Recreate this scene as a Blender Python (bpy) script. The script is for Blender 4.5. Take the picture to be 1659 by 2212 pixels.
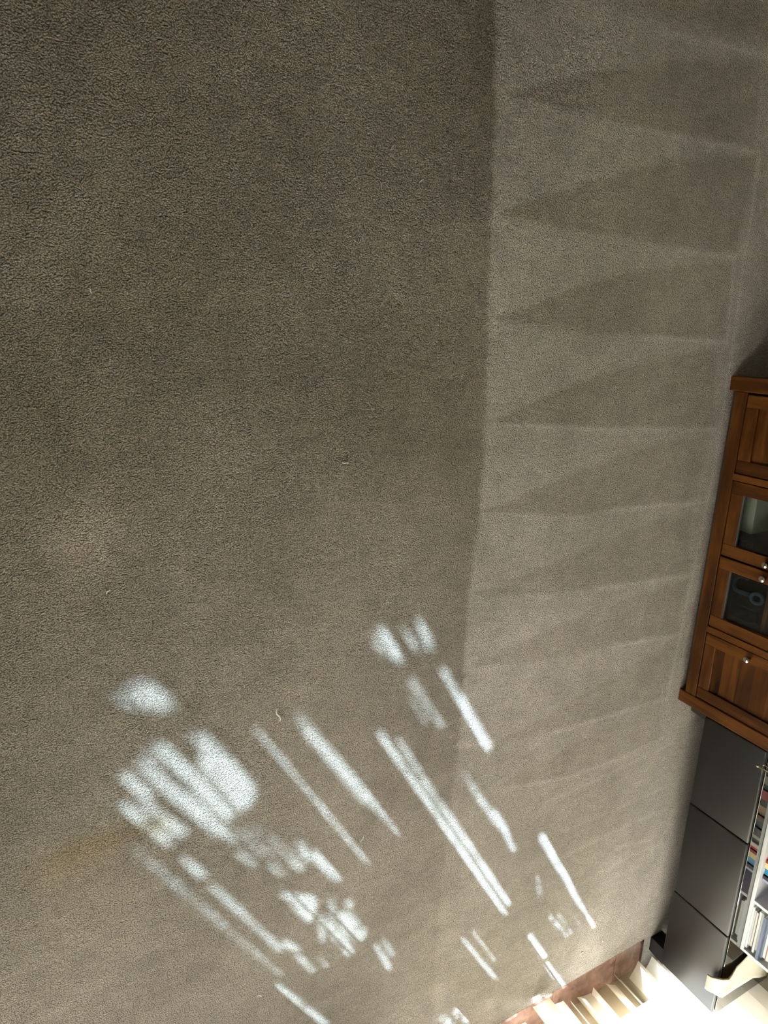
"""Carpeted living-room floor seen from above, turned camera: media cabinet, low black bench,
vertical blinds over a sliding door and broken sunlight on the carpet."""
import bpy, bmesh, math, random
import numpy as np
from mathutils import Matrix, Vector

for o in list(bpy.data.objects):
    bpy.data.objects.remove(o, do_unlink=True)
scn = bpy.context.scene
col = scn.collection
R = math.radians

# ---------------------------------------------------------------- camera, world, sun, exposure
# X runs along the cabinet towards the window, Y towards the cabinet wall, Z up.  The phone was held sideways.
AXX = (-0.02479, 0.96024, 0.27807)      # world X in camera right/down/forward
AXY = (0.87978, -0.11114, 0.46221)
AXZ = (0.47474, 0.25610, -0.84204)
right = Vector((AXX[0], AXY[0], AXZ[0])); down = Vector((AXX[1], AXY[1], AXZ[1])); fwd = Vector((AXX[2], AXY[2], AXZ[2]))
cd = bpy.data.cameras.new('camera'); cam = bpy.data.objects.new('camera', cd); col.objects.link(cam)
cd.sensor_fit = 'HORIZONTAL'; cd.sensor_width = 36.0; cd.lens = 36.0 * 1450.0 / 1659.0
cd.clip_start = 0.02; cd.clip_end = 200
m = Matrix.Identity(4)
for i in range(3):
    m[i][0] = right[i]; m[i][1] = -down[i]; m[i][2] = -fwd[i]
m[2][3] = 1.5
cam.matrix_world = m
scn.camera = cam

SUN_AZ, SUN_EL = R(30.5), R(40.0)       # azimuth from +X towards +Y
world = bpy.data.worlds.new('sky'); scn.world = world; world.use_nodes = True
wn = world.node_tree.nodes; wl = world.node_tree.links
bg = wn['Background']
bg.inputs[0].default_value = (1.0, 0.98, 0.94, 1); bg.inputs[1].default_value = 17.5      # bright veiled sky, even all round
sl = bpy.data.lights.new('sun', 'SUN'); so = bpy.data.objects.new('sun', sl); col.objects.link(so)
sl.energy = 21.0; sl.angle = R(0.53); sl.color = (0.58, 0.80, 1.0)
sdir = Vector((math.cos(SUN_AZ) * math.cos(SUN_EL), math.sin(SUN_AZ) * math.cos(SUN_EL), math.sin(SUN_EL)))
so.rotation_euler = sdir.to_track_quat('Z', 'Y').to_euler(); so.location = (6, 4, 6)

vs = scn.view_settings
vs.view_transform = 'Standard'; vs.look = 'None'; vs.gamma = 1.0; vs.use_curve_mapping = False; vs.exposure = 0.46
cy = scn.cycles
cy.max_bounces = 7; cy.diffuse_bounces = 3; cy.glossy_bounces = 3; cy.transmission_bounces = 4; cy.transparent_max_bounces = 12
cy.use_adaptive_sampling = True; cy.adaptive_threshold = 0.02; cy.use_denoising = True
cy.caustics_reflective = False; cy.caustics_refractive = False; cy.sample_clamp_indirect = 6.0

# ---------------------------------------------------------------- materials
def new_mat(name):
    mt = bpy.data.materials.new(name); mt.use_nodes = True
    nt = mt.node_tree; nt.nodes.clear()
    out = nt.nodes.new('ShaderNodeOutputMaterial')
    return mt, nt, out
def nd(nt, t, **kw):
    n = nt.nodes.new(t)
    for k, v in kw.items():
        if k == 'inp':
            for kk, vv in v.items(): n.inputs[kk].default_value = vv
        else: setattr(n, k, v)
    return n
def principled(name, color, rough=0.5, spec=0.5, metallic=0.0, ior=1.5, bump=None, vary=None, coat=0.0):
    mt, nt, out = new_mat(name)
    b = nd(nt, 'ShaderNodeBsdfPrincipled')
    b.inputs['Base Color'].default_value = (*color, 1); b.inputs['Roughness'].default_value = rough
    b.inputs['Specular IOR Level'].default_value = spec; b.inputs['Metallic'].default_value = metallic
    b.inputs['IOR'].default_value = ior; b.inputs['Coat Weight'].default_value = coat
    tc = nd(nt, 'ShaderNodeTexCoord')
    if vary:                                  # (scale, amount)
        n = nd(nt, 'ShaderNodeTexNoise', inp={'Scale': vary[0], 'Detail': 4.0})
        nt.links.new(tc.outputs['Object'], n.inputs['Vector'])
        mr = nd(nt, 'ShaderNodeMapRange', inp={'To Min': 1 - vary[1], 'To Max': 1 + vary[1], 'From Min': 0.3, 'From Max': 0.7})
        nt.links.new(n.outputs[0], mr.inputs[0])
        mx = nd(nt, 'ShaderNodeVectorMath', operation='SCALE'); mx.inputs[0].default_value = color
        nt.links.new(mr.outputs[0], mx.inputs['Scale']); nt.links.new(mx.outputs[0], b.inputs['Base Color'])
    if bump:                                  # (scale, strength, distance)
        n = nd(nt, 'ShaderNodeTexNoise', inp={'Scale': bump[0], 'Detail': 3.0})
        nt.links.new(tc.outputs['Object'], n.inputs['Vector'])
        bp = nd(nt, 'ShaderNodeBump', inp={'Strength': bump[1], 'Distance': bump[2]})
        nt.links.new(n.outputs[0], bp.inputs['Height']); nt.links.new(bp.outputs[0], b.inputs['Normal'])
    nt.links.new(b.outputs[0], out.inputs[0])
    return mt
def thin_glass(name, tint=(1, 1, 1), ior=1.5, rough=0.0):
    mt, nt, out = new_mat(name)
    tr = nd(nt, 'ShaderNodeBsdfTransparent'); tr.inputs[0].default_value = (*tint, 1)
    gl = nd(nt, 'ShaderNodeBsdfGlossy'); gl.inputs['Roughness'].default_value = rough
    f0 = ((ior - 1) / (ior + 1)) ** 2                  # Schlick, the same from both sides of the pane
    lw = nd(nt, 'ShaderNodeLayerWeight', inp={'Blend': 0.5})
    pw = nd(nt, 'ShaderNodeMath', operation='POWER', inp={1: 5.0}); nt.links.new(lw.outputs['Facing'], pw.inputs[0])
    fr = nd(nt, 'ShaderNodeMath', operation='MULTIPLY_ADD', inp={1: 1 - f0, 2: f0}); nt.links.new(pw.outputs[0], fr.inputs[0])
    mx = nd(nt, 'ShaderNodeMixShader')
    nt.links.new(fr.outputs[0], mx.inputs[0]); nt.links.new(tr.outputs[0], mx.inputs[1]); nt.links.new(gl.outputs[0], mx.inputs[2])
    nt.links.new(mx.outputs[0], out.inputs[0])
    return mt
def wood(name, axis, dark=(0.014, 0.0040, 0.0010), mid=(0.066, 0.0205, 0.0034), light=(0.150, 0.053, 0.0085)):
    mt, nt, out = new_mat(name)
    tc = nd(nt, 'ShaderNodeTexCoord'); oi = nd(nt, 'ShaderNodeObjectInfo')
    mp = nd(nt, 'ShaderNodeMapping')
    s = [26.0, 26.0, 26.0]; s[axis] = 2.2
    mp.inputs['Scale'].default_value = s
    nt.links.new(tc.outputs['Object'], mp.inputs['Vector'])
    cmb = nd(nt, 'ShaderNodeCombineXYZ')
    sc = nd(nt, 'ShaderNodeMath', operation='MULTIPLY', inp={1: 37.0}); nt.links.new(oi.outputs['Random'], sc.inputs[0])
    for k in range(3): nt.links.new(sc.outputs[0], cmb.inputs[k])
    nt.links.new(cmb.outputs[0], mp.inputs['Location'])
    n = nd(nt, 'ShaderNodeTexNoise', inp={'Scale': 1.0, 'Detail': 6.0, 'Roughness': 0.62, 'Distortion': 0.7})
    nt.links.new(mp.outputs[0], n.inputs['Vector'])
    n2 = nd(nt, 'ShaderNodeTexNoise', inp={'Scale': 7.0, 'Detail': 2.0})
    nt.links.new(tc.outputs['Object'], n2.inputs['Vector'])
    ad = nd(nt, 'ShaderNodeMath', operation='MULTIPLY_ADD', inp={1: 0.45}); nt.links.new(n2.outputs[0], ad.inputs[0])
    nt.links.new(n.outputs[0], ad.inputs[2])
    r2 = nd(nt, 'ShaderNodeMath', operation='MULTIPLY_ADD', inp={1: 0.16}); nt.links.new(oi.outputs['Random'], r2.inputs[0])
    nt.links.new(ad.outputs[0], r2.inputs[2])
    cr = nd(nt, 'ShaderNodeValToRGB'); e = cr.color_ramp.elements
    e[0].position = 0.50; e[0].color = (*dark, 1); e[1].position = 1.0; e[1].color = (*light, 1)
    k = cr.color_ramp.elements.new(0.75); k.color = (*mid, 1)
    nt.links.new(r2.outputs[0], cr.inputs[0])
    b = nd(nt, 'ShaderNodeBsdfPrincipled', inp={'Roughness': 0.40, 'Specular IOR Level': 0.18})
    nt.links.new(cr.outputs[0], b.inputs['Base Color'])
    bp = nd(nt, 'ShaderNodeBump', inp={'Strength': 0.15, 'Distance': 0.001}); nt.links.new(n.outputs[0], bp.inputs['Height'])
    nt.links.new(bp.outputs[0], b.inputs['Normal']); nt.links.new(b.outputs[0], out.inputs[0])
    return mt

def carpet_material():
    mt, nt, out = new_mat('carpet'); L = nt.links.new
    tc = nd(nt, 'ShaderNodeTexCoord'); P = tc.outputs['Object']
    nap_shade = nd(nt, 'ShaderNodeAttribute', attribute_name='nap_shade'); st = nd(nt, 'ShaderNodeAttribute', attribute_name='stain')
    lf = nd(nt, 'ShaderNodeAttribute', attribute_name='lift')
    # warp so that the tufts lie in wavy rows
    wv = nd(nt, 'ShaderNodeTexNoise', noise_dimensions='2D', inp={'Scale': 30.0, 'Detail': 2.0}); L(P, wv.inputs['Vector'])
    off = nd(nt, 'ShaderNodeVectorMath', operation='MULTIPLY_ADD'); off.inputs[1].default_value = (0.010,) * 3
    L(wv.outputs['Color'], off.inputs[0]); L(P, off.inputs[2])
    vo = nd(nt, 'ShaderNodeTexVoronoi', feature='SMOOTH_F1', voronoi_dimensions='2D', inp={'Scale': 290.0, 'Smoothness': 0.4, 'Randomness': 1.0}); L(off.outputs[0], vo.inputs['Vector'])
    fi = nd(nt, 'ShaderNodeTexNoise', noise_dimensions='2D', inp={'Scale': 420.0, 'Detail': 2.0, 'Roughness': 0.6}); L(P, fi.inputs['Vector'])
    mp = nd(nt, 'ShaderNodeMapping'); mp.inputs['Scale'].default_value = (150, 46, 1); mp.inputs['Rotation'].default_value = (0, 0, 0.35)
    L(off.outputs[0], mp.inputs['Vector'])
    ro = nd(nt, 'ShaderNodeTexNoise', noise_dimensions='2D', inp={'Scale': 1.0, 'Detail': 2.0}); L(mp.outputs[0], ro.inputs['Vector'])
    big = nd(nt, 'ShaderNodeTexNoise', noise_dimensions='2D', inp={'Scale': 2.3, 'Detail': 3.0, 'Roughness': 0.5}); L(P, big.inputs['Vector'])
    mid = nd(nt, 'ShaderNodeTexNoise', noise_dimensions='2D', inp={'Scale': 11.0, 'Detail': 3.0, 'Roughness': 0.6}); L(P, mid.inputs['Vector'])
    # height
    inv = nd(nt, 'ShaderNodeMath', operation='MULTIPLY_ADD', inp={1: -1.25, 2: 1.0}); L(vo.outputs['Distance'], inv.inputs[0])
    h1 = nd(nt, 'ShaderNodeMath', operation='MULTIPLY_ADD', inp={1: 0.55}); L(fi.outputs[0], h1.inputs[0]); L(inv.outputs[0], h1.inputs[2])
    h2 = nd(nt, 'ShaderNodeMath', operation='MULTIPLY_ADD', inp={1: 0.38}); L(ro.outputs[0], h2.inputs[0]); L(h1.outputs[0], h2.inputs[2])
    bp = nd(nt, 'ShaderNodeBump', inp={'Strength': 0.75, 'Distance': 0.003}); L(h2.outputs[0], bp.inputs['Height'])
    # brightness factor
    def mr(src, a, b, lo, hi):
        n = nd(nt, 'ShaderNodeMapRange', inp={'From Min': a, 'From Max': b, 'To Min': lo, 'To Max': hi}); L(src, n.inputs[0]); return n.outputs[0]
    def mul(a, b):
        n = nd(nt, 'ShaderNodeMath', operation='MULTIPLY'); L(a, n.inputs[0]); L(b, n.inputs[1]); return n.outputs[0]
    f = mul(mr(h2.outputs[0], 0.72, 1.45, 0.58, 1.30), mr(big.outputs[0], 0.3, 0.7, 0.90, 1.10))
    f = mul(f, mr(mid.outputs[0], 0.3, 0.7, 0.93, 1.07))
    wm = nd(nt, 'ShaderNodeMapping'); wm.inputs['Scale'].default_value = (34, 9, 1); wm.inputs['Rotation'].default_value = (0, 0, -0.45); L(P, wm.inputs['Vector'])
    wi = nd(nt, 'ShaderNodeTexNoise', noise_dimensions='2D', inp={'Scale': 1.0, 'Detail': 3.0, 'Distortion': 1.2}); L(wm.outputs[0], wi.inputs['Vector'])
    f = mul(f, mr(wi.outputs[0], 0.3, 0.7, 0.94, 1.06))
    f = mul(f, mr(nap_shade.outputs['Fac'], -1.0, 1.0, 0.60, 1.45))
    f = mul(f, mr(lf.outputs['Fac'], 0.0, 1.0, 1.0, 1.42))
    hue = nd(nt, 'ShaderNodeMix', data_type='RGBA'); hue.inputs[6].default_value = (*[0.365, 0.318, 0.25], 1); hue.inputs[7].default_value = (*[0.392, 0.36, 0.322], 1)
    L(mr(nap_shade.outputs['Fac'], -0.9, 0.7, 0.0, 1.0), hue.inputs[0])
    tone = nd(nt, 'ShaderNodeMix', data_type='RGBA'); tone.inputs[7].default_value = (0.39, 0.27, 0.105, 1)
    L(mr(st.outputs['Fac'], 0, 1, 0, 0.42), tone.inputs[0]); L(hue.outputs[2], tone.inputs[6])
    c = nd(nt, 'ShaderNodeVectorMath', operation='SCALE'); L(tone.outputs[2], c.inputs[0]); L(f, c.inputs['Scale'])
    b = nd(nt, 'ShaderNodeBsdfPrincipled', inp={'Roughness': 1.0, 'Specular IOR Level': 0.0})
    L(c.outputs[0], b.inputs['Base Color']); L(bp.outputs[0], b.inputs['Normal']); L(b.outputs[0], out.inputs[0])
    return mt
def slat_material():
    mt, nt, out = new_mat('cream_vinyl')
    d = nd(nt, 'ShaderNodeBsdfDiffuse'); d.inputs[0].default_value = (0.88, 0.84, 0.76, 1)
    t = nd(nt, 'ShaderNodeBsdfTranslucent'); t.inputs[0].default_value = (0.92, 0.82, 0.62, 1)
    mx = nd(nt, 'ShaderNodeMixShader', inp={0: 0.38}); nt.links.new(d.outputs[0], mx.inputs[1]); nt.links.new(t.outputs[0], mx.inputs[2])
    g = nd(nt, 'ShaderNodeBsdfGlossy'); g.inputs['Roughness'].default_value = 0.25
    lw = nd(nt, 'ShaderNodeLayerWeight', inp={'Blend': 0.5})
    pw = nd(nt, 'ShaderNodeMath', operation='POWER', inp={1: 5.0}); nt.links.new(lw.outputs['Facing'], pw.inputs[0])
    fr = nd(nt, 'ShaderNodeMath', operation='MULTIPLY_ADD', inp={1: 0.4, 2: 0.03}); nt.links.new(pw.outputs[0], fr.inputs[0])
    m2 = nd(nt, 'ShaderNodeMixShader')
    nt.links.new(fr.outputs[0], m2.inputs[0]); nt.links.new(mx.outputs[0], m2.inputs[1]); nt.links.new(g.outputs[0], m2.inputs[2])
    nt.links.new(m2.outputs[0], out.inputs[0])
    return mt
def tile_material():
    mt, nt, out = new_mat('polished_tile'); L = nt.links.new
    tc = nd(nt, 'ShaderNodeTexCoord')
    n = nd(nt, 'ShaderNodeTexNoise', inp={'Scale': 13.0, 'Detail': 6.0, 'Roughness': 0.65, 'Distortion': 0.6}); L(tc.outputs['Object'], n.inputs['Vector'])
    cr = nd(nt, 'ShaderNodeValToRGB'); e = cr.color_ramp.elements
    e[0].position = 0.33; e[0].color = (0.12, 0.055, 0.041, 1); e[1].position = 0.68; e[1].color = (0.36, 0.215, 0.165, 1)
    L(n.outputs[0], cr.inputs[0])
    b = nd(nt, 'ShaderNodeBsdfPrincipled', inp={'Roughness': 0.07, 'Specular IOR Level': 0.8}); L(cr.outputs[0], b.inputs['Base Color']); L(b.outputs[0], out.inputs[0])
    return mt

M = {}
M['carpet'] = carpet_material(); M['slat'] = slat_material(); M['tile'] = tile_material()
M['wood_x'] = wood('stained_wood_rail', 0); M['wood_z'] = wood('stained_wood_stile', 2)
M['grout'] = principled('grout', (0.16, 0.12, 0.10), 0.9)
M['wall'] = principled('olive_wall_paint', (0.32, 0.285, 0.22), 0.85, 0.2, vary=(1.5, 0.03))
M['ceiling'] = principled('ceiling_paint', (0.56, 0.545, 0.51), 0.9, 0.1)
M['trim'] = principled('painted_trim', (0.70, 0.67, 0.60), 0.5)
M['frame'] = principled('window_frame_paint', (0.50, 0.41, 0.28), 0.4)
M['glass'] = thin_glass('window_glass'); M['cab_glass'] = thin_glass('cabinet_glass', (0.86, 0.90, 0.88))
M['glass_edge'] = principled('ground_glass_edge', (0.085, 0.095, 0.09), 0.35)
M['jar'] = thin_glass('jar_glass', (0.45, 0.50, 0.50), 1.9)
M['black'] = principled('black_satin_lacquer', (0.007, 0.0067, 0.0065), 0.34, 0.5, vary=(6.0, 0.12), bump=(90, 0.05, 0.001))
M['black_matte'] = principled('black_leg', (0.012, 0.012, 0.013), 0.5)
M['gloss_top'] = principled('smoked_glass_top', (0.012, 0.012, 0.011), 0.035, 1.0, ior=2.3)
M['white_board'] = principled('white_laminate', (0.88, 0.90, 0.88), 0.35, 0.4)
M['interior'] = principled('dark_cabinet_interior', (0.030, 0.018, 0.010), 0.7)
M['pewter'] = principled('pewter_knob', (0.52, 0.47, 0.40), 0.18, metallic=1.0)
M['card'] = principled('white_card', (0.55, 0.53, 0.43), 0.8, vary=(30, 0.06))
M['blue'] = principled('blue_rubber', (0.020, 0.062, 0.105), 0.45)
M['brass'] = principled('brass_wire', (0.70, 0.62, 0.38), 0.25, metallic=1.0)
M['paper'] = principled('cream_paper', (0.74, 0.68, 0.54), 0.85, 0.2, bump=(26, 0.35, 0.006), vary=(9, 0.06))
M['paper_in'] = principled('tan_paper_lining', (0.42, 0.27, 0.11), 0.85, 0.2)
M['lint'] = principled('lint_fibre', (0.68, 0.64, 0.56), 0.9)
M['leaf'] = principled('leaf', (0.055, 0.10, 0.028), 0.6, vary=(8, 0.3))  # only for the added leaf screen and sky blocker
M['added_stem'] = principled('added_bark', (0.12, 0.085, 0.05), 0.9)
M['paving'] = principled('pale_paving', (0.46, 0.45, 0.42), 0.9, vary=(3, 0.08))
_cm = {}
def colour(c, rough=0.55):
    k = (*c, rough)
    if k not in _cm: _cm[k] = principled('cover_%d' % len(_cm), c, rough, vary=(40, 0.05))
    return _cm[k]

# ---------------------------------------------------------------- geometry helpers
class MB:
    def __init__(self): self.bm = bmesh.new()
    def box(self, x0, x1, y0, y1, z0, z1, bev=0.0, seg=2):
        r = bmesh.ops.create_cube(self.bm, size=1.0); vs_ = r['verts']
        for v in vs_:
            v.co = Vector(((x0 + x1) / 2 + v.co.x * (x1 - x0), (y0 + y1) / 2 + v.co.y * (y1 - y0), (z0 + z1) / 2 + v.co.z * (z1 - z0)))
        if bev > 0:
            es = {e for v in vs_ for e in v.link_edges}
            bmesh.ops.bevel(self.bm, geom=list(es), offset=bev, segments=seg, affect='EDGES', profile=0.5)
        return self
    def poly(self, pts, ext):
        """closed outline pts (3D) extruded by vector ext"""
        b = self.bm; e = Vector(ext)
        a = [b.verts.new(p) for p in pts]; c = [b.verts.new(Vector(p) + e) for p in pts]
        b.faces.new(a); b.faces.new(list(reversed(c)))
        n = len(a)
        for i in range(n): b.faces.new((a[i], c[i], c[(i + 1) % n], a[(i + 1) % n]))
        return self
    def tube(self, path, rad, n=10, cap=True):
        b = self.bm; rings = []; P = [Vector(p) for p in path]
        rads = rad if isinstance(rad, (list, tuple)) else [rad] * len(P)
        ref = Vector((0.3, 0.5, 0.81))
        for i, p in enumerate(P):
            t = (P[min(i + 1, len(P) - 1)] - P[max(i - 1, 0)]).normalized()
            u = t.cross(ref).normalized(); w = t.cross(u)
            rings.append([b.verts.new(p + (u * math.cos(a) + w * math.sin(a)) * rads[i]) for a in [2 * math.pi * k / n for k in range(n)]])
        for i in range(len(rings) - 1):
            for k in range(n):
                b.faces.new((rings[i][k], rings[i][(k + 1) % n], rings[i + 1][(k + 1) % n], rings[i + 1][k]))
        if cap:
            b.faces.new(list(reversed(rings[0]))); b.faces.new(rings[-1])
        return self
    def ring(self, c, normal, R0, r0, n=28, k=10):
        b = self.bm; N = Vector(normal).normalized(); u = N.orthogonal().normalized(); w = N.cross(u); rows = []
        for i in range(n):
            a = 2 * math.pi * i / n; d = u * math.cos(a) + w * math.sin(a)
            rows.append([b.verts.new(Vector(c) + d * (R0 + r0 * math.cos(q)) + N * r0 * math.sin(q)) for q in [2 * math.pi * j / k for j in range(k)]])
        for i in range(n):
            for j in range(k):
                b.faces.new((rows[i][j], rows[(i + 1) % n][j], rows[(i + 1) % n][(j + 1) % k], rows[i][(j + 1) % k]))
        return self
    def lathe(self, prof, c, axis='Z', n=24):
        """prof: list of (radius, height) along the axis"""
        b = self.bm; rows = []
        for r, h in prof:
            row = []
            for i in range(n):
                a = 2 * math.pi * i / n
                if axis == 'Z': p = (c[0] + r * math.cos(a), c[1] + r * math.sin(a), c[2] + h)
                else: p = (c[0] + r * math.cos(a), c[1] - h, c[2] + r * math.sin(a))
                row.append(b.verts.new(p))
            rows.append(row)
        for i in range(len(rows) - 1):
            for j in range(n): b.faces.new((rows[i][j], rows[i][(j + 1) % n], rows[i + 1][(j + 1) % n], rows[i + 1][j]))
        b.faces.new(list(reversed(rows[0]))); b.faces.new(rows[-1])
        return self
    def build(self, name, mat, parent=None, smooth=False):
        bmesh.ops.recalc_face_normals(self.bm, faces=self.bm.faces[:])
        me = bpy.data.meshes.new(name); self.bm.to_mesh(me); self.bm.free()
        me.materials.append(mat)
        if smooth:
            me.shade_smooth()
        o = bpy.data.objects.new(name, me); col.objects.link(o)
        if parent: o.parent = parent; o.matrix_parent_inverse = Matrix.Translation(-parent.location)
        return o
def empty(name, loc=(0, 0, 0)):
    o = bpy.data.objects.new(name, None); col.objects.link(o); o.location = loc; o.empty_display_size = 0.1
    return o
def tag(o, label, cat, group=None, kind=None):
    o['label'] = label; o['category'] = cat
    if group: o['group'] = group
    if kind: o['kind'] = kind
    return o
def struct(o, label=None):
    o['kind'] = 'structure'
    if label: o['label'] = label
    return o

# ---------------------------------------------------------------- measured layout, metres
# pile marks on the carpet (x, y), and sun streaks carried back to the blind (across, height)
TRI = [([(-0.533, 1.141), (-0.569, 1.229), (-0.617, 1.367), (-0.67, 1.57), (-0.728, 1.794), (-0.785, 2.079)], [(-0.529, 1.142), (-0.526, 1.38), (-0.519, 1.598), (-0.52, 1.843), (-0.524, 2.116)], 1.0), ([(-0.263, 1.136), (-0.301, 1.227), (-0.361, 1.403), (-0.429, 1.614), (-0.487, 1.85), (-0.527, 2.136)], [(-0.258, 1.137), (-0.248, 1.281), (-0.234, 1.571), (-0.219, 1.824), (-0.216, 2.104)], 1.0), ([(-0.004, 1.141), (-0.045, 1.27), (-0.097, 1.404), (-0.142, 1.587), (-0.187, 1.831), (-0.213, 2.104)], [(-0.0, 1.141), (0.012, 1.276), (0.033, 1.46), (0.039, 1.701), (0.052, 2.124)], 0.95), ([(0.272, 1.138), (0.251, 1.215), (0.195, 1.374), (0.153, 1.524), (0.11, 1.714), (0.058, 2.075)], [(0.276, 1.138), (0.298, 1.387), (0.321, 1.632), (0.346, 2.135)], 0.95), ([(0.53, 1.143), (0.506, 1.262), (0.452, 1.445), (0.406, 1.646), (0.369, 1.863), (0.349, 2.136)], [(0.534, 1.143), (0.55, 1.267), (0.589, 1.504), (0.591, 1.676), (0.596, 1.909), (0.612, 2.085)], 0.85), ([(0.788, 1.141), (0.759, 1.287), (0.71, 1.52), (0.681, 1.691), (0.639, 1.917), (0.616, 2.085)], [(0.794, 1.142), (0.833, 1.373), (0.859, 1.63), (0.878, 1.866), (0.892, 2.128)], 0.7), ([(1.031, 1.123), (0.991, 1.31), (0.939, 1.642), (0.909, 1.872), (0.896, 2.129)], [(1.037, 1.124), (1.068, 1.318), (1.1, 1.574), (1.106, 1.761), (1.123, 2.015), (1.135, 2.104)], 0.6), ([(1.336, 1.265), (1.299, 1.512), (1.213, 1.779), (1.171, 1.958), (1.139, 2.105)], [(1.345, 1.266), (1.38, 1.522), (1.393, 1.809), (1.404, 2.106)], 0.45), ([(1.529, 1.249), (1.488, 1.461), (1.439, 1.764), (1.409, 2.107)], [(1.533, 1.25), (1.598, 1.609), (1.607, 1.913), (1.59, 2.126)], 0.4)]
TOP = [(-0.81, 1.257), (-0.761, 1.462), (-0.758, 1.629), (-0.769, 1.848), (-0.786, 2.097), (-0.804, 2.433), (-1.199, 2.287)]
BOUND = [(-0.789, 1.079), (-0.717, 1.084), (-0.494, 1.104), (-0.276, 1.113), (-0.165, 1.117), (-0.021, 1.12), (0.13, 1.129), (0.253, 1.135), (0.402, 1.139), (0.517, 1.138), (0.713, 1.122), (0.817, 1.116), (1.014, 1.118), (1.311, 1.116), (1.44, 1.107), (1.564, 1.1), (1.916, 1.08)]
LINES = [[(-0.525, 2.13), (-0.352, 2.144), (-0.212, 2.14), (-0.009, 2.154), (0.191, 2.158), (0.468, 2.165), (0.781, 2.151), (1.132, 2.127), (1.406, 2.107)], [(-0.209, 2.089), (-0.081, 2.106), (0.052, 2.122)], [(-0.758, 1.629), (-0.769, 1.848), (-0.786, 2.097)], [(-0.519, 1.598), (-0.52, 1.843), (-0.524, 2.116)], [(-0.219, 1.824), (-0.216, 2.104)], [(0.039, 1.701), (0.052, 2.124)], [(0.279, 1.171), (0.298, 1.387), (0.321, 1.632), (0.346, 2.135)], [(0.591, 1.676), (0.596, 1.909), (0.612, 2.085)], [(0.859, 1.63), (0.878, 1.866), (0.892, 2.128)], [(1.106, 1.761), (1.123, 2.015), (1.135, 2.104)], [(1.38, 1.522), (1.393, 1.809), (1.404, 2.106)], [(1.529, 1.249), (1.598, 1.609), (1.607, 1.913), (1.585, 2.125)], [(1.67, 1.525), (1.662, 1.799), (1.632, 2.192)], [(1.844, 1.641), (1.847, 1.955), (1.843, 2.177)], [(1.968, 1.606), (1.956, 1.922), (1.958, 2.221)], [(2.155, 1.726), (2.128, 1.977), (2.139, 2.229)], [(1.037, 1.115), (1.05, 1.222), (1.068, 1.316)], [(1.308, 1.107), (1.336, 1.265)], [(2.042, 1.936), (2.094, 2.149), (2.192, 2.182)]]
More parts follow.
